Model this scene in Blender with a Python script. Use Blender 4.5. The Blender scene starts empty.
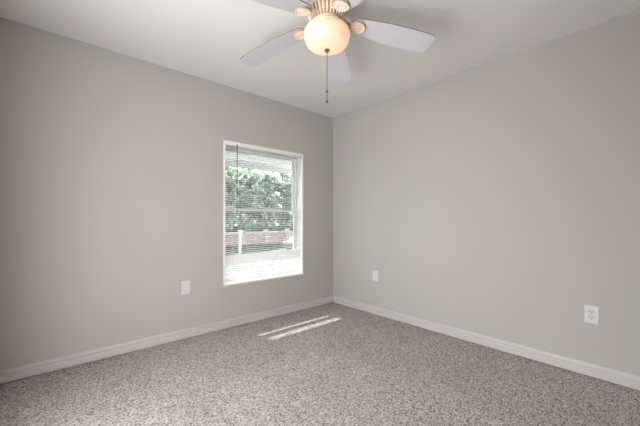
import bpy, bmesh, math, random
from mathutils import Vector, Matrix
random.seed(7)
S = bpy.context.scene
COL = S.collection
R = math.radians

# ---------------------------------------------------------------- camera
H = 2.44                                  # room height
CX, CY, CZ = -2.827, -2.934, 1.09         # eye point; the far room corner is the origin
F = 307.0                                 # focal length in pixels
HOR = 220.0                               # horizon row
YAW = R(41.5)                             # from the two vanishing points of the walls
fv = Vector((math.sin(YAW), math.cos(YAW), 0)); rv = Vector((math.cos(YAW), -math.sin(YAW), 0))
cam_d = bpy.data.cameras.new('camera'); cam = bpy.data.objects.new('camera', cam_d); COL.objects.link(cam)
cam.location = (CX, CY, CZ); cam.rotation_euler = (R(90), 0, -YAW)
cam_d.sensor_width = 36; cam_d.lens = F / 640 * 36; cam_d.shift_y = (HOR - 213) / 640
cam_d.clip_start = 0.02; cam_d.clip_end = 400
S.camera = cam
def ray(px, py): return (rv * ((px - 320) / F) + fv + Vector((0, 0, (HOR - py) / F)))
def at(px, py, depth): return Vector((CX, CY, CZ)) + ray(px, py) * depth
def on_x(px, py, x=0.0):
    d = ray(px, py); return Vector((CX, CY, CZ)) + d * ((x - CX) / d.x)
def on_y(px, py, y=0.0):
    d = ray(px, py); return Vector((CX, CY, CZ)) + d * ((y - CY) / d.y)
def on_z(px, py, z):
    d = ray(px, py); return Vector((CX, CY, CZ)) + d * ((z - CZ) / d.z)

# ---------------------------------------------------------------- world, sun, exposure
S.view_settings.view_transform = 'Standard'; S.view_settings.look = 'None'
S.view_settings.exposure = 0.0; S.view_settings.gamma = 1.0; S.view_settings.use_curve_mapping = False
w = bpy.data.worlds.new('sky'); S.world = w; w.use_nodes = True
bg = w.node_tree.nodes['Background']; bg.inputs[0].default_value = (0.95, 0.97, 1.0, 1); bg.inputs[1].default_value = 7.5
sd = bpy.data.lights.new('sun', 'SUN'); sd.energy = 15.0; sd.angle = R(0.53); sd.color = (1.0, 0.965, 0.94)
sun = bpy.data.objects.new('sun', sd); COL.objects.link(sun); sun.location = (0, 6, 8)
SUN_DIR = Vector((0.25, -1.0, -1.25)).normalized()      # travel direction of the light
sun.rotation_euler = SUN_DIR.to_track_quat('-Z', 'Y').to_euler()
ad = bpy.data.lights.new('added_fill_light', 'AREA'); ad.shape = 'RECTANGLE'; ad.size = 1.5; ad.size_y = 2.0
ad.energy = 22; ad.color = (1.0, 0.88, 0.76)  # unseen fill lamp, added to brighten the room from the left
al = bpy.data.objects.new('added_fill_light', ad); COL.objects.link(al)
al.location = (-3.24, -1.80, 1.03); al.rotation_euler = Vector((1, 0, 0)).to_track_quat('-Z', 'Z').to_euler()

S.cycles.max_bounces = 14; S.cycles.diffuse_bounces = 8; S.cycles.transparent_max_bounces = 24
S.cycles.sample_clamp_indirect = 4.0

# ---------------------------------------------------------------- materials
def mat(name, col, rough=0.6, metal=0.0, spec=0.5):
    m = bpy.data.materials.new(name); m.use_nodes = True
    b = m.node_tree.nodes['Principled BSDF']
    b.inputs['Base Color'].default_value = (*col, 1); b.inputs['Roughness'].default_value = rough
    b.inputs['Metallic'].default_value = metal; b.inputs['Specular IOR Level'].default_value = spec
    return m
def nodes(m): return m.node_tree.nodes, m.node_tree.links, m.node_tree.nodes['Principled BSDF']
def coords(m):
    n, l, b = nodes(m); g = n.new('ShaderNodeNewGeometry'); return g.outputs['Position']
def add_bump(m, scale, strength, dist, detail=2):
    n, l, b = nodes(m); t = n.new('ShaderNodeTexNoise'); t.inputs['Scale'].default_value = scale
    t.inputs['Detail'].default_value = detail; l.new(coords(m), t.inputs['Vector'])
    bu = n.new('ShaderNodeBump'); bu.inputs['Strength'].default_value = strength; bu.inputs['Distance'].default_value = dist
    l.new(t.outputs['Fac'], bu.inputs['Height']); l.new(bu.outputs[0], b.inputs['Normal']); return t
def add_mottle(m, scale, c1, c2, detail=3, lo=.35, hi=.65):
    n, l, b = nodes(m); t = n.new('ShaderNodeTexNoise'); t.inputs['Scale'].default_value = scale
    t.inputs['Detail'].default_value = detail; l.new(coords(m), t.inputs['Vector'])
    r = n.new('ShaderNodeValToRGB'); r.color_ramp.elements[0].position = lo; r.color_ramp.elements[1].position = hi
    r.color_ramp.elements[0].color = (*c1, 1); r.color_ramp.elements[1].color = (*c2, 1)
    l.new(t.outputs['Fac'], r.inputs[0]); l.new(r.outputs[0], b.inputs['Base Color'])

M = {}
M['wall'] = mat('wall_paint', (0.447, 0.436, 0.402), 0.75, spec=.25); add_bump(M['wall'], 75, .25, .0025, 3)
M['ceiling'] = mat('ceiling_paint', (0.69, 0.685, 0.67), 0.8, spec=.2); add_bump(M['ceiling'], 60, .25, .0025, 3)
M['trim'] = mat('trim_paint', (0.52, 0.508, 0.475), 0.4)
M['white'] = mat('white_gloss_paint', (0.86, 0.85, 0.84), 0.35)
M['vinyl'] = mat('white_vinyl', (0.85, 0.86, 0.86), 0.35)
M['sill'] = mat('sill_marble', (0.84, 0.81, 0.80), 0.25); add_mottle(M['sill'], 14, (.80, .76, .75), (.88, .86, .86))
M['plate'] = mat('outlet_plastic', (0.63, 0.622, 0.61), 0.35)
M['slot'] = mat('outlet_slot', (0.06, 0.06, 0.065), 0.6)
M['screw'] = mat('screw_metal', (0.55, 0.54, 0.5), 0.35, .8)
M['cord'] = mat('blind_cord', (0.62, 0.62, 0.60), 0.8)
M['wand'] = mat('wand_plastic', (0.13, 0.15, 0.15), 0.25)
# slats: thin white metal, slightly see-through to light
m = mat('slat', (0.90, 0.89, 0.895), 0.4); M['slat'] = m
n, l, b = nodes(m); tr = n.new('ShaderNodeBsdfTranslucent'); tr.inputs[0].default_value = (.93, .92, .92, 1)
mx = n.new('ShaderNodeMixShader'); mx.inputs[0].default_value = .50
l.new(b.outputs[0], mx.inputs[1]); l.new(tr.outputs[0], mx.inputs[2]); l.new(mx.outputs[0], n['Material Output'].inputs[0])
m = mat('awning_fabric', (.85, .84, .84), .8); M['awning'] = m
n, l, b = nodes(m); tr = n.new('ShaderNodeBsdfTranslucent'); tr.inputs[0].default_value = (.19, .187, .187, 1)
mx = n.new('ShaderNodeMixShader'); mx.inputs[0].default_value = .5
l.new(b.outputs[0], mx.inputs[1]); l.new(tr.outputs[0], mx.inputs[2]); l.new(mx.outputs[0], n['Material Output'].inputs[0])
# glass pane: clear, thin
def thin(name, glossfac, tint, dark=None, darkfac=0):
    m = bpy.data.materials.new(name); m.use_nodes = True; n = m.node_tree.nodes; l = m.node_tree.links
    n.remove(n['Principled BSDF']); t = n.new('ShaderNodeBsdfTransparent'); t.inputs[0].default_value = (*tint, 1)
    if dark:
        g = n.new('ShaderNodeBsdfDiffuse'); g.inputs[0].default_value = (*dark, 1)
    else:
        g = n.new('ShaderNodeBsdfGlossy'); g.inputs['Roughness'].default_value = .02
    x = n.new('ShaderNodeMixShader'); x.inputs[0].default_value = darkfac if dark else glossfac
    l.new(t.outputs[0], x.inputs[1]); l.new(g.outputs[0], x.inputs[2]); l.new(x.outputs[0], n['Material Output'].inputs[0]); return m
M['glass'] = thin('window_glass', .05, (.93, .97, .95))
M['screen'] = thin('insect_screen', 0, (1, 1, 1), (.36, .36, .37), .27)
# carpet
m = mat('carpet', (.4, .36, .34), .95, spec=.1); M['carpet'] = m
n, l, b = nodes(m); pos = coords(m)
warp = n.new('ShaderNodeTexNoise'); warp.inputs['Scale'].default_value = 22; warp.inputs['Detail'].default_value = 2
l.new(pos, warp.inputs['Vector'])
sub = n.new('ShaderNodeVectorMath'); sub.operation = 'SUBTRACT'; sub.inputs[1].default_value = (.5, .5, .5); l.new(warp.outputs['Color'], sub.inputs[0])
scl = n.new('ShaderNodeVectorMath'); scl.operation = 'SCALE'; scl.inputs['Scale'].default_value = .02; l.new(sub.outputs[0], scl.inputs[0])
add = n.new('ShaderNodeVectorMath'); l.new(pos, add.inputs[0]); l.new(scl.outputs[0], add.inputs[1])
mp = n.new('ShaderNodeMapping'); mp.inputs['Scale'].default_value = (1.0, 1.35, 0.02); mp.inputs['Rotation'].default_value = (0, 0, R(8)); l.new(add.outputs[0], mp.inputs[0])
vo = n.new('ShaderNodeTexVoronoi'); vo.inputs['Scale'].default_value = 145; vo.inputs['Randomness'].default_value = .6; l.new(mp.outputs[0], vo.inputs['Vector'])
sp = n.new('ShaderNodeSeparateColor'); l.new(vo.outputs['Color'], sp.inputs[0])
rp = n.new('ShaderNodeValToRGB'); e = rp.color_ramp.elements
e[0].position = 0; e[0].color = (.13, .10, .085, 1); e[1].position = 1; e[1].color = (.80, .75, .73, 1)
for p_, c_ in ((.17, (.25, .20, .17)), (.38, (.48, .43, .395)), (.7, (.62, .575, .54))):
    q = rp.color_ramp.elements.new(p_); q.color = (*[min(1, v_ * 1.1) for v_ in c_], 1)
l.new(sp.outputs[0], rp.inputs[0])
big = n.new('ShaderNodeTexNoise'); big.inputs['Scale'].default_value = 2.2; l.new(pos, big.inputs['Vector'])
br = n.new('ShaderNodeMapRange'); br.inputs['From Min'].default_value = .3; br.inputs['From Max'].default_value = .7
br.inputs['To Min'].default_value = .93; br.inputs['To Max'].default_value = 1.07; l.new(big.outputs['Fac'], br.inputs[0])
vm = n.new('ShaderNodeVectorMath'); vm.operation = 'SCALE'; l.new(rp.outputs[0], vm.inputs[0]); l.new(br.outputs[0], vm.inputs['Scale'])
l.new(vm.outputs[0], b.inputs['Base Color'])
inv = n.new('ShaderNodeMath'); inv.operation = 'MULTIPLY'; inv.inputs[1].default_value = -1; l.new(vo.outputs['Distance'], inv.inputs[0])
bu = n.new('ShaderNodeBump'); bu.inputs['Strength'].default_value = .9; bu.inputs['Distance'].default_value = .012
l.new(inv.outputs[0], bu.inputs['Height']); l.new(bu.outputs[0], b.inputs['Normal'])
# fan
M['blade'] = mat('fan_blade_laminate', (0.66, 0.64, 0.70), 0.28)
n, l, b = nodes(M['blade']); tc = n.new('ShaderNodeTexCoord'); mp = n.new('ShaderNodeMapping'); mp.inputs['Scale'].default_value = (2, 26, 2)
l.new(tc.outputs['Object'], mp.inputs[0]); t = n.new('ShaderNodeTexNoise'); t.inputs['Scale'].default_value = 3; t.inputs['Detail'].default_value = 4
l.new(mp.outputs[0], t.inputs['Vector']); r_ = n.new('ShaderNodeValToRGB')
r_.color_ramp.elements[0].color = (.50, .49, .545, 1); r_.color_ramp.elements[1].color = (.60, .59, .64, 1)
l.new(t.outputs['Fac'], r_.inputs[0]); l.new(r_.outputs[0], b.inputs['Base Color'])
M['edge'] = mat('fan_blade_edge', (.22, .18, .17), .5)
M['cream'] = mat('fan_cream_enamel', (0.82, 0.70, 0.58), 0.38)
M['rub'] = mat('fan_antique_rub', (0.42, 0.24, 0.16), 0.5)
M['taupe'] = mat('fan_painted_rim_shade', (0.36, 0.28, 0.22), 0.5)  # shadow put into the colour of the bracket medallion's outer rim
M['brass'] = mat('aged_brass', (0.13, 0.11, 0.10), 0.45, .3)
m = bpy.data.materials.new('alabaster_glass'); m.use_nodes = True; n = m.node_tree.nodes; l = m.node_tree.links; b = n['Principled BSDF']
b.inputs['Base Color'].default_value = (.92, .87, .80, 1); b.inputs['Roughness'].default_value = .3
tr = n.new('ShaderNodeBsdfTranslucent'); t = n.new('ShaderNodeTexNoise'); t.inputs['Scale'].default_value = 16; t.inputs['Detail'].default_value = 4; t.inputs['Distortion'].default_value = 1.2
g = n.new('ShaderNodeNewGeometry'); l.new(g.outputs['Position'], t.inputs['Vector']); r_ = n.new('ShaderNodeValToRGB')
r_.color_ramp.elements[0].position = .3; r_.color_ramp.elements[1].position = .7
r_.color_ramp.elements[0].color = (.90, .80, .68, 1); r_.color_ramp.elements[1].color = (.98, .92, .84, 1)
l.new(t.outputs['Fac'], r_.inputs[0]); l.new(r_.outputs[0], tr.inputs[0])
x = n.new('ShaderNodeMixShader'); x.inputs[0].default_value = .55; l.new(b.outputs[0], x.inputs[1]); l.new(tr.outputs[0], x.inputs[2])
l.new(x.outputs[0], n['Material Output'].inputs[0]); M['bowl'] = m
# outdoors
M['grass'] = mat('lawn_grass', (.22, .30, .10), .9); add_mottle(M['grass'], .8, (.22, .25, .15), (.30, .31, .22))
M['concrete'] = mat('concrete', (.72, .71, .68), .85); add_mottle(M['concrete'], 3, (.075, .074, .072), (.10, .10, .098))
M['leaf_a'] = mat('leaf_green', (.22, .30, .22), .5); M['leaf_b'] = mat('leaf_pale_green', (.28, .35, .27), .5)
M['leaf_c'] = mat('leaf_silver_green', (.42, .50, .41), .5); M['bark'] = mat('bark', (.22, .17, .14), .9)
M['brick'] = mat('red_brick', (.50, .22, .20), .85)
n, l, b = nodes(M['brick']); bt = n.new('ShaderNodeTexBrick'); bt.inputs['Scale'].default_value = 4
bt.inputs['Color1'].default_value = (.28, .15, .145, 1); bt.inputs['Color2'].default_value = (.36, .21, .20, 1); bt.inputs['Mortar'].default_value = (.28, .26, .24, 1)
tc = n.new('ShaderNodeTexCoord'); l.new(tc.outputs['Object'], bt.inputs['Vector']); l.new(bt.outputs[0], b.inputs['Base Color'])
M['car'] = mat('car_paint', (.12, .12, .14), .3, .3); M['carglass'] = mat('car_glass', (.03, .035, .04), .08)
M['tire'] = mat('tire_rubber', (.02, .02, .02), .8); M['rim'] = mat('wheel_rim', (.6, .6, .6), .3, .9)
M['stucco'] = mat('stucco', (.33, .32, .30), .9)

# ---------------------------------------------------------------- mesh helpers
def link(name, bm, m, parent=None, smooth=False, bevel=0):
    me = bpy.data.meshes.new(name)
    bmesh.ops.recalc_face_normals(bm, faces=bm.faces[:])
    bm.to_mesh(me); bm.free()
    for k in (m if isinstance(m, (list, tuple)) else [m]): me.materials.append(k)
    if smooth:
        for p in me.polygons: p.use_smooth = True
    o = bpy.data.objects.new(name, me); COL.objects.link(o)
    if parent: o.parent = parent
    if bevel:
        bv = o.modifiers.new('bevel', 'BEVEL'); bv.width = bevel; bv.segments = 2; bv.limit_method = 'ANGLE'
    return o
def box(bm, x0, x1, y0, y1, z0, z1, mi=0):
    v = [bm.verts.new((x, y, z)) for x in (x0, x1) for y in (y0, y1) for z in (z0, z1)]
    for f in ((0, 1, 3, 2), (4, 6, 7, 5), (0, 4, 5, 1), (2, 3, 7, 6), (0, 2, 6, 4), (1, 5, 7, 3)):
        bm.faces.new([v[i] for i in f]).material_index = mi
    return v
def lathe(bm, prof, seg=48, mi=0, cap=True):
    rings = []
    for (r, z) in prof:
        if r < 1e-5: rings.append([bm.verts.new((0, 0, z))])
        else: rings.append([bm.verts.new((r * math.cos(2 * math.pi * k / seg), r * math.sin(2 * math.pi * k / seg), z)) for k in range(seg)])
    for a, c in zip(rings, rings[1:]):
        for k in range(seg):
            k2 = (k + 1) % seg
            q = [a[k % len(a)], a[k2 % len(a)], c[k2 % len(c)], c[k % len(c)]]
            q = list(dict.fromkeys(q))
            if len(q) > 2: bm.faces.new(q).material_index = mi
    return rings
def tube(bm, pts, r, seg=8, mi=0):
    rings = []
    for i, p in enumerate(pts):
        p = Vector(p); d = (Vector(pts[min(i + 1, len(pts) - 1)]) - Vector(pts[max(i - 1, 0)])).normalized()
        u = d.cross(Vector((0, 0, 1)));  u = Vector((1, 0, 0)) if u.length < 1e-3 else u.normalized(); v = d.cross(u)
        rr = r[i] if isinstance(r, (list, tuple)) else r
        rings.append([bm.verts.new(p + (u * math.cos(t) + v * math.sin(t)) * rr) for t in [2 * math.pi * k / seg for k in range(seg)]])
    for a, c in zip(rings, rings[1:]):
        for k in range(seg): bm.faces.new((a[k], a[(k + 1) % seg], c[(k + 1) % seg], c[k])).material_index = mi
    bm.faces.new(rings[0][::-1]); bm.faces.new(rings[-1])
def empty(name, loc, rz=0, parent=None):
    o = bpy.data.objects.new(name, None); COL.objects.link(o); o.location = loc; o.rotation_euler = (0, 0, rz)
    o.empty_display_size = .1
    if parent: o.parent = parent
    return o
def tag(o, label=None, cat=None, group=None, kind=None):
    if label: o['label'] = label
    if cat: o['category'] = cat
    if group: o['group'] = group
    if kind: o['kind'] = kind
    return o
def struct(o, label=None, cat=None): return tag(o, label, cat, None, 'structure')
def copy_tree(o, parent=None):
    kids = list(o.children); c = o.copy(); COL.objects.link(c); c.parent = parent
    for ch in kids: copy_tree(ch, c)
    return c
def set_loc(o, p): o.location = p

# ---------------------------------------------------------------- room shell
X0, Y0 = -3.17, -3.20                     # near walls
wa = on_y(223.2, 141); wb = on_y(303.2, 152)
WX0, WX1 = wa.x, wb.x                      # window opening
WZ0 = on_y(223.5, 286).z; WZ1 = on_y(223.5, 140).z
T = 0.16
bm = bmesh.new()
box(bm, X0 - T, WX0, 0, T, -.3, H + .2); box(bm, WX1, T, 0, T, -.3, H + .2)
box(bm, WX0, WX1, 0, T, -.3, WZ0); box(bm, WX0, WX1, 0, T, WZ1, H + .2)
struct(link('wall_left', bm, M['wall']), 'grey-beige painted wall holding the window', 'wall')
bm = bmesh.new(); box(bm, 0, T, Y0 - T, 0, -.3, H + .2)
struct(link('wall_right', bm, M['wall']), 'plain grey painted wall to the right of the corner', 'wall')
bm = bmesh.new(); box(bm, X0 - T, 0, Y0 - T, Y0, -.3, H + .2)
struct(link('wall_back', bm, M['wall']), 'plain painted wall behind the viewer', 'wall')
DY0, DY1, DZ = -2.55, -1.05, 2.05  # unseen doorway opening, added to let the fill light in
bm = bmesh.new(); box(bm, X0 - T, X0, Y0, DY0, -.3, H + .2); box(bm, X0 - T, X0, DY1, 0, -.3, H + .2)
box(bm, X0 - T, X0, DY0, DY1, DZ, H + .2); box(bm, X0 - T, X0, DY0, DY1, -.3, 0)
struct(link('wall_front', bm, M['wall']), 'painted wall with a wide doorway added for the fill light, opposite the plain right wall', 'wall')
bm = bmesh.new(); box(bm, X0, 0, Y0, 0, H, H + .2)
struct(link('ceiling', bm, M['ceiling']), 'smooth off-white ceiling', 'ceiling')
bm = bmesh.new(); box(bm, X0, 0, Y0, 0, -.3, 0)
struct(link('floor', bm, M['carpet']), 'speckled beige and brown cut pile carpet', 'floor')

def baseboard(name, a, bpt, nrm, lab):
    prof = [(0, .007), (.015, .007), (.015, .050), (.009, .056), (.009, .061), (.014, .064), (.013, .074), (.008, .080), (.006, .089), (0, .09)]
    bm = bmesh.new(); A = Vector(a); B = Vector(bpt); N = Vector(nrm); ends = []
    for P in (A, B): ends.append([bm.verts.new(P + N * u + Vector((0, 0, z))) for u, z in prof])
    for i in range(len(prof)):
        j = (i + 1) % len(prof); bm.faces.new((ends[0][i], ends[0][j], ends[1][j], ends[1][i]))
    bm.faces.new(ends[0]); bm.faces.new(ends[1][::-1])
    struct(link(name, bm, M['trim']), lab, 'baseboard')
baseboard('baseboard_left', (X0, 0, 0), (0, 0, 0), (0, -1, 0), 'pale moulded baseboard under the window wall')
baseboard('baseboard_right', (0, 0, 0), (0, Y0, 0), (-1, 0, 0), 'pale moulded baseboard along the plain right wall')
baseboard('baseboard_back', (X0, Y0, 0), (0, Y0, 0), (0, 1, 0), 'pale baseboard behind the viewer')

# ---------------------------------------------------------------- window
bm = bmesh.new()          # thin white edge trim on the wall around the opening
tw, tp = .022, .004
box(bm, WX0, WX0 + tw, -tp, .0, WZ0, WZ1); box(bm, WX1 - tw, WX1, -tp, 0, WZ0, WZ1); box(bm, WX0 + tw, WX1 - tw, -tp, 0, WZ1 - .018, WZ1)
# reveal liners, butted against the wall opening
box(bm, WX0, WX0 + .008, 0, T - .05, WZ0, WZ1); box(bm, WX1 - .008, WX1, 0, T - .05, WZ0, WZ1); box(bm, WX0 + .008, WX1 - .008, 0, T - .05, WZ1 - .008, WZ1)
struct(link('trim_1', bm, M['white']), 'white edging and lining around the window opening', 'window trim')
win = struct(empty('window_1', ((WX0 + WX1) / 2, T - .05, WZ0)), 'white single-hung window with a horizontal blind in front', 'window')
hw = (WX1 - WX0) / 2; WH = WZ1 - WZ0; MZ = 1.20 - WZ0
bm = bmesh.new()
box(bm, -hw, -hw + .026, 0, .06, 0, WH); box(bm, hw - .026, hw, 0, .06, 0, WH); box(bm, -hw + .026, hw - .026, 0, .06, WH - .04, WH); box(bm, -hw + .026, hw - .026, 0, .06, 0, .03)
link('window_frame', bm, M['vinyl'], win, bevel=.002)
def sash(name, z0, z1, yy, mm):
    bm = bmesh.new(); a = hw - .026; s = .027
    box(bm, -a, -a + s, yy, yy + .024, z0, z1); box(bm, a - s, a, yy, yy + .024, z0, z1)
    box(bm, -a + s, a - s, yy, yy + .024, z0, z0 + s + .004); box(bm, -a + s, a - s, yy, yy + .024, z1 - s, z1)
    o = link(name, bm, M['vinyl'], win, bevel=.002)
    bm = bmesh.new(); box(bm, -a + s, a - s, yy + .010, yy + .014, z0 + s + .004, z1 - s); link('pane', bm, M['glass'], o)
    return o
sash('upper_sash', MZ - .016, WH - .04, .032, 0); sash('lower_sash', .03, MZ + .016, .004, 0)
bm = bmesh.new(); a = hw - .026; box(bm, -a, a, .0565, .0575, .03, WH - .04); link('insect_screen', bm, M['screen'], win)
bm = bmesh.new(); box(bm, WX0 - .0, WX1 + .0, -.012, T - .05, WZ0 - .002, WZ0 + .018)
sl = link('window_sill', bm, M['sill'], win, bevel=.003); sl.matrix_parent_inverse = Matrix.Translation(win.location).inverted()

# blind
BX0, BX1 = WX0 + .026, WX1 - .026; bw = BX1 - BX0; BYC = .022
blind = tag(empty('window_blind', ((BX0 + BX1) / 2, BYC, WZ0 + .018)), 'white horizontal mini blind lowered over the window, slats open', 'blind')
bh = WZ1 - .010 - (WZ0 + .018)
bm = bmesh.new(); box(bm, -bw / 2, bw / 2, -.013, .013, bh - .028, bh - .002); link('headrail', bm, M['vinyl'], blind, bevel=.002)
RB = .088                                   # bottom rail height above the sill
bm = bmesh.new(); box(bm, -bw / 2, bw / 2, -.0125, .0125, -.004, .004); br = link('bottom_rail', bm, M['vinyl'], blind, bevel=.002)
br.location = (0, 0, RB); br.rotation_euler = (R(30), 0, 0)
def slat_mesh():
    bm = bmesh.new(); n_ = 6; rows = []
    for k in range(n_ + 1):
        u = -1 + 2 * k / n_; rows.append((u * .0125, .0018 * (1 - u * u)))
    th = .0004
    pr = rows + [(y, z - th) for y, z in rows[::-1]]
    e = [[bm.verts.new((sx * (bw / 2 - .002), y, z)) for y, z in pr] for sx in (-1, 1)]
    for i in range(len(pr)):
        j = (i + 1) % len(pr); bm.faces.new((e[0][i], e[0][j], e[1][j], e[1][i]))
    bm.faces.new(e[0]); bm.faces.new(e[1][::-1]); return bm
s0 = link('slat', slat_mesh(), M['slat'], blind, smooth=False)
pitch = .0203; z0s = RB + .022; n_sl = int((bh - .040 - z0s) / pitch) + 1
GAPZ = .682 - (WZ0 + .018)
for i in range(n_sl):
    o = s0 if i == 0 else s0.copy()
    if i: COL.objects.link(o); o.parent = blind
    z = z0s + i * pitch
    tilt = R(8) + R(random.uniform(-1.5, 1.5))
    if abs(z - GAPZ) < pitch * 2.4: tilt = R(51)          # a few slats hang tipped and let the sun by
    o.location = (0, 0, z); o.rotation_euler = (tilt, 0, R(random.uniform(-.08, .08)))
for u in (-.42, -.14, .14, .42):
    bm = bmesh.new()
    for s in (-1, 1): tube(bm, [(u * bw, s * .0138, RB + .006), (u * bw, s * .0138, bh - .02)], .0007, 5)
    link('ladder_cord', bm, M['cord'], blind)
wz = on_y(237.2, 211).z - (WZ0 + .018); wxx = on_y(237.2, 180, -.0).x - (BX0 + BX1) / 2
bm = bmesh.new(); tube(bm, [(wxx, -.022, bh - .014), (wxx, -.022, wz)], .0042, 6)
tube(bm, [(wxx, -.012, bh - .012), (wxx, -.022, bh - .013)], .003, 6)
link('tilt_wand', bm, M['wand'], blind)

# ---------------------------------------------------------------- wall plates
def plate(name, kind, loc, face, label, cat, hgt=.122, wid=.077):
    t = tag(empty(name, loc, 0 if face == 'y' else R(-90)), label, cat)   # local -y faces the room
    if face == 'x': t.rotation_euler = (0, 0, R(-90))
    bm = bmesh.new(); box(bm, -wid / 2, wid / 2, -.0065, -.0, -hgt / 2, hgt / 2); link('cover_plate', bm, M['plate'], t, bevel=.003)
    if kind == 'duplex':
        for s in (-1, 1):
            bm = bmesh.new(); ring = []
            for yy in (-.0065, -.0095):
                ring.append([bm.verts.new((max(-.0165, min(.0165, .0195 * math.cos(a))), yy, s * .0195 + .0145 * math.sin(a))) for a in [2 * math.pi * k / 24 for k in range(24)]])
            for k in range(24): bm.faces.new((ring[0][k], ring[0][(k + 1) % 24], ring[1][(k + 1) % 24], ring[1][k]))
            bm.faces.new(ring[0]); bm.faces.new(ring[1])
            gp = bmesh.new(); gv = [[gp.verts.new((x_ * q_, y_, s * .0195 + (z_ - s * .0195) * q_)) for x_, y_, z_ in [(max(-.0165, min(.0165, .0195 * math.cos(a))), yy, s * .0195 + .0145 * math.sin(a)) for a in [2 * math.pi * k / 24 for k in range(24)]]] for yy, q_ in ((-.0062, 1.07), (-.0068, 1.07))]
            gp.faces.new(gv[0]); gp.faces.new(gv[1])
            for k in range(24): gp.faces.new((gv[0][k], gv[0][(k + 1) % 24], gv[1][(k + 1) % 24], gv[1][k]))
            link('socket_gap', gp, M['slot'], t)
            rc = link('receptacle', bm, M['plate'], t)
            bm = bmesh.new()
            box(bm, -.0095, -.0055, -.0099, -.0090, s * .0195 - .003, s * .0195 + .0075); box(bm, .0055, .0095, -.0099, -.0090, s * .0195 - .002, s * .0195 + .0055)
            box(bm, -.0028, .0028, -.0099, -.0090, s * .0195 - .0105, s * .0195 - .0055)
            link('slots', bm, M['slot'], rc)
        bm = bmesh.new(); lathe(bm, [(0, .0085), (.0032, .0085), (.0034, .0065), (0, .0065)], 12)
        bmesh.ops.rotate(bm, verts=bm.verts[:], matrix=Matrix.Rotation(R(90), 3, 'X')); link('screw', bm, M['screw'], t)
    else:
        bm = bmesh.new(); box(bm, -.0165, .0165, -.0082, -.0065, -.033, .033); rc = link('insert', bm, M['plate'], t, bevel=.001)
        bm = bmesh.new(); box(bm, -.0175, .0175, -.0068, -.0064, -.034, .034); link('reveal_gap', bm, M['brass'], t)
        for s in (-1, 1):
            bm = bmesh.new(); lathe(bm, [(0, .0080), (.003, .0080), (.0032, .0065), (0, .0065)], 12)
            bmesh.ops.rotate(bm, verts=bm.verts[:], matrix=Matrix.Rotation(R(90), 3, 'X'))
            bmesh.ops.translate(bm, verts=bm.verts[:], vec=(0, 0, s * .048)); link('screw', bm, M['screw'], t)
    return t
p = on_y(185.6, 287.3); plate('wall_outlet', 'decora', (p.x, 0, p.z), 'y', 'white wall plate with a rectangular insert, low on the window wall left of the window', 'outlet')
p = on_x(375.6, 275.8); plate('wall_outlet', 'decora', (0, p.y, p.z), 'x', 'plain white wall plate low on the right wall near the room corner', 'outlet')
p = on_x(591.6, 314.5); plate('wall_outlet', 'duplex', (0, p.y, p.z), 'x', 'white duplex outlet with two sockets, low on the right wall far from the corner', 'outlet')

# ---------------------------------------------------------------- ceiling fan
FC = at(327.0, 220, 1.827); FX, FY = FC.x, FC.y
fan = tag(empty('ceiling_fan', (FX, FY, H)), 'cream ceiling fan with five pale blades, lit glass bowl and pull chain', 'ceiling fan')
ZR = 2.215 - H                              # bowl rim, relative to the ceiling
bm = bmesh.new(); lathe(bm, [(0, 0), (.085, 0), (.088, -.012), (.080, -.03), (.07, -.045), (0, -.045)]); link('canopy', bm, M['cream'], fan, smooth=True)
bm = bmesh.new(); lathe(bm, [(0, -.045), (.07, -.045), (.115, -.058), (.128, -.075), (.128, -.100), (.118, -.112), (.085, -.175), (.082, -.185), (0, -.185)])
mh = link('motor_housing', bm, [M['cream']], fan, smooth=True)
bm = bmesh.new()                           # raised vent ribs on the tapering underside
for k in range(30):
    a = 2 * math.pi * k / 30; M3 = Matrix.Rotation(a, 3, 'Z')
    pts = [M3 @ Vector((r, 0, z)) for r, z in ((.119, -.113), (.104, -.143), (.088, -.172))]
    tube(bm, pts, [.0065, .0058, .0045], 6)
link('vent_ribs', bm, M['cream'], mh, smooth=True)
bm = bmesh.new(); lathe(bm, [(.1165, -.1145), (.1175, -.1165), (.0865, -.1745), (.0850, -.1740), (.1165, -.1145)]); link('vent_recess', bm, M['rub'], mh, smooth=True)
bm = bmesh.new(); lathe(bm, [(0, -.185), (.078, -.185), (.088, -.190), (.088, -.198), (.074, -.202), (0, -.202)]); link('flywheel_ring', bm, M['cream'], fan, smooth=True)
bm = bmesh.new(); lathe(bm, [(0, -.202), (.060, -.202), (.062, -.212), (.060, -.2205), (0, -.2205)]); link('switch_housing', bm, M['rub'], fan, smooth=True)
bm = bmesh.new(); lathe(bm, [(0, -.206), (.07, -.2065), (.118, -.214), (.126, -.219), (.126, -.224), (.119, -.227), (.119, -.222), (.07, -.213), (0, -.213)]); link('light_fitter', bm, M['cream'], fan, smooth=True)
BD = 0.113
bp = [(.120, ZR), (.1275, ZR - .004), (.134, ZR - .014), (.1375, ZR - .026), (.1365, ZR - .037), (.132, ZR - .044), (.1325, ZR - .048), (.129, ZR - .060)]
for k in range(1, 11):
    a = R(90) * k / 10; bp.append((.129 * math.cos(a) ** .8 if k < 10 else .0, ZR - .060 - (BD - .060) * math.sin(a) ** 1.1))
inner = [(max(r - .004, 0), z + .004) for r, z in bp][::-1]
bm = bmesh.new(); lathe(bm, bp + inner[:-1] + [(.116, ZR)], 64); link('glass_bowl', bm, M['bowl'], fan, smooth=True)
zb = ZR - BD
bm = bmesh.new(); lathe(bm, [(0, zb + .003), (.015, zb + .001), (.017, zb - .003), (.013, zb - .007), (.007, zb - .010), (.008, zb - .014), (.005, zb - .018), (0, zb - .019)], 20); link('finial', bm, M['brass'], fan, smooth=True)
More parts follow.
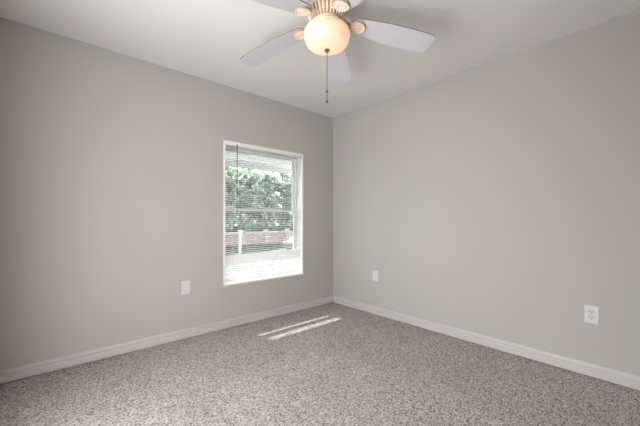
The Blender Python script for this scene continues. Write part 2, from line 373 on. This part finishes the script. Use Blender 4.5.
zc = at(325.5, 91.5, 1.827).z - H; ze = at(325.5, 102.5, 1.827).z - H
bm = bmesh.new(); z = zb - .019
tube(bm, [(0, 0, z + .002), (0, 0, ze + .022)], .0019, 6)
while z > ze + .02:
    bmesh.ops.create_icosphere(bm, subdivisions=1, radius=.003, matrix=Matrix.Translation((0, 0, z))); z -= .0055
ch = link('pull_chain', bm, M['brass'], fan, smooth=True)
bm = bmesh.new(); bmesh.ops.create_uvsphere(bm, u_segments=12, v_segments=8, radius=.0085, matrix=Matrix.Translation((0, 0, zc))); link('chain_connector', bm, M['brass'], ch, smooth=True)
bm = bmesh.new(); lathe(bm, [(0, ze + .024), (.003, ze + .023), (.0035, ze + .012), (.008, ze + .003), (.0085, ze), (0, ze)], 12); link('chain_pull', bm, M['brass'], ch, smooth=True)

def blade_mesh():
    n_ = 26; L0, L1 = .155, .652; up, lo = [], []
    for k in range(n_ + 1):
        t = k / n_; x = L0 + (L1 - L0) * t
        wd = .056 + .037 * math.sin(min(1, t / .72) * math.pi / 2) - .016 * max(0, (t - .72) / .28) ** 1.6
        wl = .052 + .029 * math.sin(min(1, t / .65) * math.pi / 2) - .008 * max(0, (t - .65) / .35) ** 1.5
        rt = .045
        if t < .08: f = .55 + .45 * math.sqrt(1 - (1 - t / .08) ** 2); wd *= f; wl *= f
        up.append((x, wd)); lo.append((x, -wl))
    # tip with softened corners, cut slightly on the slant
    up[-1] = (L1 - .010, up[-1][1] - .004); lo[-1] = (L1 - .004, lo[-1][1] + .004)
    tip = [(L1 + .001, up[-1][1] - .014), (L1 + .006, .0), (L1 + .006, lo[-1][1] + .012)]
    out = up + tip + lo[::-1]
    bm = bmesh.new(); a = [bm.verts.new((x, y, .003)) for x, y in out]; c = [bm.verts.new((x, y, -.003)) for x, y in out]
    bm.faces.new(a).material_index = 0; bm.faces.new(c[::-1]).material_index = 0
    for i in range(len(out)):
        j = (i + 1) % len(out); bm.faces.new((a[i], a[j], c[j], c[i])).material_index = 1
    return bm
def iron_mesh():
    bm = bmesh.new()
    # curved arm from the flywheel to the blade
    for s in (-1, 1):
        tube(bm, [(.070, s * .010, .028), (.095, s * .020, .020), (.115, s * .026, .004), (.140, s * .022, -.008), (.165, s * .014, -.010)], [.008, .007, .0065, .006, .005], 8)
    v = box(bm, .065, .17, -.014, .014, -.008, -.002)
    for q in v[:4]: q.co.z += .034
    rg = bmesh.new()
    lathe(rg, [(0, -.016), (.008, -.016), (.011, -.012), (.018, -.012), (.021, -.0165), (.026, -.0165), (.029, -.012), (.036, -.011), (.041, -.018), (.046, -.017), (.046, -.0165)], 32)
    lathe(rg, [(.046, -.0165), (.050, -.0135), (.050, .001), (0, .001)], 32, 1)  # outer rim takes the dark painted-shade colour
    me = bpy.data.meshes.new('tmp'); rg.to_mesh(me); rg.free(); 
    k0 = len(bm.verts); bm.from_mesh(me); bpy.data.meshes.remove(me); bm.verts.ensure_lookup_table()
    for q in bm.verts[k0:]: q.co.x += .190
    return bm
b0 = link('blade', blade_mesh(), [M['blade'], M['edge']], fan)
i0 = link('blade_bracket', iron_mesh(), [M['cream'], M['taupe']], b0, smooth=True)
ZB = 2.262 - H; DROOP = R(9.6)
for k in range(5):
    # plan angle measured from the camera's right, counter-clockwise seen from above
    a = R(7.0 + 71.6 * k) - YAW
    o = b0 if k == 0 else b0.copy()
    if k:
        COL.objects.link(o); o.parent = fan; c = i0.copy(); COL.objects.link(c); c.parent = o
    rot = Matrix.Rotation(a, 4, 'Z') @ Matrix.Rotation(DROOP, 4, 'Y') @ Matrix.Rotation(R(-7.5), 4, 'X')
    o.matrix_local = Matrix.Translation((0, 0, ZB + .028)) @ rot
# the two bulbs inside the bowl
for s in (-1, 1):
    bm = bmesh.new(); lathe(bm, [(0, .030), (.010, .028), (.011, .012), (.017, .0), (.0185, -.012), (.014, -.024), (0, -.030)], 16)
    em = M.get('bulb')
    if not em:
        em = mat('bulb_glow', (1, .9, .75), .4); bb = em.node_tree.nodes['Principled BSDF']
        bb.inputs['Emission Color'].default_value = (1.0, .82, .68, 1); bb.inputs['Emission Strength'].default_value = 11; M['bulb'] = em
    o = link('bulb', bm, em, fan, smooth=True); o.location = (s * .052, -s * .03, ZR - .040)

# ---------------------------------------------------------------- outdoors
GZ = -1.41
bm = bmesh.new(); q = [bm.verts.new(v) for v in ((-60, T + .02, GZ), (90, T + .02, GZ), (90, 120, GZ), (-60, 120, GZ))]; bm.faces.new(q)
bmesh.ops.solidify(bm, geom=bm.faces[:], thickness=.3)
struct(link('lawn', bm, M['grass']), 'sunlit lawn outside the window', 'lawn')
a = on_z(226, 262.5, GZ); c = on_z(296, 246, GZ); d = (c - a).normalized(); nn = Vector((d.y, -d.x, 0))
a2 = a - d * 8; c2 = c + d * 20
bm = bmesh.new(); vs = []
for z in (GZ + .005, GZ + .06): vs.append([bm.verts.new((p_.x, p_.y, z)) for p_ in (a2, c2, c2 + nn * 12, a2 + nn * 12)])
bm.faces.new(vs[0]); bm.faces.new(vs[1])
for i in range(4): bm.faces.new((vs[0][i], vs[0][(i + 1) % 4], vs[1][(i + 1) % 4], vs[1][i]))
struct(link('driveway', bm, M['concrete']), 'pale concrete driveway outside the window', 'driveway')
# far road strip
p = on_z(262, 243.5, GZ); YB = p.y
# low red garden wall with white capping
bm = bmesh.new(); box(bm, 0, 26, -.15, .15, 0, 1.0); gw = tag(empty('garden_wall', (p.x - 11, YB, GZ)), 'low red brick garden wall with white capping beyond the lawn, behind the blind', 'wall')
link('brickwork', bm, M['brick'], gw)
bm = bmesh.new(); box(bm, -.1, 26.1, -.22, .22, 1.0, 1.28); link('capping', bm, M['stucco'], gw, bevel=.02)
for k in range(10):
    bm = bmesh.new(); box(bm, -.22, .22, -.25, .25, 0, 1.42); lathe_z = bm
    o = link('wall_pier', bm, M['stucco'], gw, bevel=.02); o.location = (k * 2.8 + .3, -.02, 0)
# lamp post like white mailbox post
p = on_z(240, 257, GZ)
mb = tag(empty('garden_post', (p.x, p.y, GZ)), 'slim white post standing on the lawn left of centre outside', 'post')
bm = bmesh.new(); box(bm, -.06, .06, -.06, .06, 0, 1.75); link('shaft', bm, M['vinyl'], mb, bevel=.01)
bm = bmesh.new(); box(bm, -.10, .10, -.10, .10, 1.75, 1.80); 
link('cap', bm, M['vinyl'], mb, bevel=.01)
# car
def car(loc, rz, label):
    t = tag(empty('car', loc, rz), label, 'car')
    side = [(-2.15, .35), (-2.2, .62), (-2.05, .82), (-1.35, .93), (-.75, 1.36), (.55, 1.40), (1.25, 1.0), (2.0, .92), (2.2, .75), (2.2, .35), (1.75, .28), (-1.8, .28)]
    bm = bmesh.new(); e = []
    for s in (-1, 1): e.append([bm.verts.new((x, s * (.86 if z < 1.0 else .66), z)) for x, z in side])
    for i in range(len(side)):
        j = (i + 1) % len(side); bm.faces.new((e[0][i], e[0][j], e[1][j], e[1][i]))
    bm.faces.new(e[0]); bm.faces.new(e[1][::-1]); link('body', bm, M['car'], t, bevel=.05)
    for s in (-1, 1):
        for xs in ([(-1.1, .98), (-.70, 1.28), (-.15, 1.30), (-.15, .98)], [(-.05, .98), (-.05, 1.30), (.48, 1.30), (.98, 1.02)]):
            bm = bmesh.new(); e = []
            for off in (.0, .04): e.append([bm.verts.new((x, s * ((.80 if z < 1.1 else .72) + off), z)) for x, z in xs])
            bm.faces.new(e[0]); bm.faces.new(e[1])
            for i in range(4): bm.faces.new((e[0][i], e[0][(i + 1) % 4], e[1][(i + 1) % 4], e[1][i]))
            link('side_window', bm, M['carglass'], t)
    for x in (-1.4, 1.35):
        for s in (-1, 1):
            bm = bmesh.new(); lathe(bm, [(0, -.1), (.20, -.1), (.31, -.1), (.33, -.07), (.33, .07), (.31, .1), (.2, .1), (0, .1)], 24)
            bmesh.ops.rotate(bm, verts=bm.verts[:], matrix=Matrix.Rotation(R(90), 3, 'X')); o = link('wheel', bm, M['tire'], t, smooth=False); o.location = (x, s * .80, .33)
            bm = bmesh.new(); lathe(bm, [(0, -.01), (.18, -.01), (.19, .01), (0, .02)], 16); bmesh.ops.rotate(bm, verts=bm.verts[:], matrix=Matrix.Rotation(R(90 if s < 0 else -90), 3, 'X'))
            r = link('rim', bm, M['rim'], o); r.location = (0, s * .105, 0)
    return t
p = on_z(294, 251.5, GZ); car((p.x + 1.3, p.y, GZ + .06), R(20), 'dark grey car parked on the driveway, at the right of the view outside')
# trees in a row parallel to the house
def tree(loc, h, rad, kind, label, nl=1500, c0=.18, far=False):
    t = tag(empty('tree', loc), label, 'tree', 'trees beyond the garden wall')
    bm = bmesh.new(); tube(bm, [(0, 0, -.05), (.1, 0, h * .3), (-.05, .1, h * .55), (0, 0, h * .8)], [.26, .2, .15, .05], 8)
    for k in range(5):
        a = 2 * math.pi * k / 5; tube(bm, [(0, 0, h * .35), (math.cos(a) * rad * .3, math.sin(a) * rad * .3, h * .52), (math.cos(a) * rad * .6, math.sin(a) * rad * .6, h * .68)], [.1, .07, .03], 6)
    link('trunk', bm, M['bark'], t, smooth=True)
    bm = bmesh.new()
    clumps = [(Vector((random.uniform(-1, 1) * rad * .9, random.uniform(-1, 1) * rad * .7, h * random.uniform(c0 + .07, .92))), random.uniform(.22, .34) * rad) for _ in range(90 if far else 60)]
    for _ in range(nl):
        c, cr = random.choice(clumps); d = Vector([random.gauss(0, 1) for _ in range(3)]).normalized() * cr * random.uniform(.5, 1)
        P = c + d; s = random.uniform(.12, .24); u = Vector([random.gauss(0, 1) for _ in range(3)]).normalized(); v = u.orthogonal().normalized()
        P.x = max(.27 - rad, min(rad - .27, P.x)); P.y = max(.27 - rad, min(rad - .27, P.y))
        if P.z > h: P.z = h - random.uniform(0, .4)
        bm.faces.new([bm.verts.new(P + x) for x in (u * s, v * s * .6, -u * s, -v * s * .6)])
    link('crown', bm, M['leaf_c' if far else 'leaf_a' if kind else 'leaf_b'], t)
pa = on_y(225, 167, 34.0); YT = 34.0
xs0 = on_y(222, 200, YT).x; xs1 = on_y(302, 200, YT).x
NT = 5; SPC = (xs1 - xs0) / (NT - .6)
where = ['behind the tilt wand', 'just right of the tilt wand', 'at the window centre', 'right of the window centre', 'at the right edge']
for k in range(NT):
    tree((xs0 + SPC * (k + .2), YT, GZ), (pa.z - GZ) * random.uniform(.97, 1.05), SPC * .5, k % 2,
         ('leafy front row tree seen through the blind, ' + where[k]), nl=7500, c0=.10)
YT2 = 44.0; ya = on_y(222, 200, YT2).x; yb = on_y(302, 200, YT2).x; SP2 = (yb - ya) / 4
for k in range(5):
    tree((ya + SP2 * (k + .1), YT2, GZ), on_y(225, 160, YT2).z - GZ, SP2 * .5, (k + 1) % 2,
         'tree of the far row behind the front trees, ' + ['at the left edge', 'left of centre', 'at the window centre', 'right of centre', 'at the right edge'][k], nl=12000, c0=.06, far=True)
# fabric awning outside, over the window
AE = .854; AZ = 1.787; ax0, ax1 = WX0 - .75, WX1 + 1.1
awn = tag(empty('window_awning', ((ax0 + ax1) / 2, T, 0)), 'white fabric awning outside, across the top of the window', 'awning')
hwid = (ax1 - ax0) / 2
bm = bmesh.new(); v = [bm.verts.new(q) for q in ((-hwid, .0, 2.12), (hwid, .0, 2.12), (hwid, AE - T, AZ + .10), (-hwid, AE - T, AZ + .10))]; bm.faces.new(v)
v2 = [bm.verts.new(q) for q in ((-hwid, AE - T, AZ), (hwid, AE - T, AZ))]; bm.faces.new((v[3], v[2], v2[1], v2[0]))
link('canopy', bm, M['awning'], awn)
bm = bmesh.new(); tube(bm, [(-hwid, AE - T - .015, AZ + .09), (hwid, AE - T - .015, AZ + .09)], .012, 8); link('front_bar', bm, M['vinyl'], awn)
for sx in (-1, 1):
    bm = bmesh.new(); tube(bm, [(sx * (hwid - .03), .0, 1.75), (sx * (hwid - .03), AE - T - .015, AZ + .08)], .010, 8); link('arm', bm, M['vinyl'], awn)
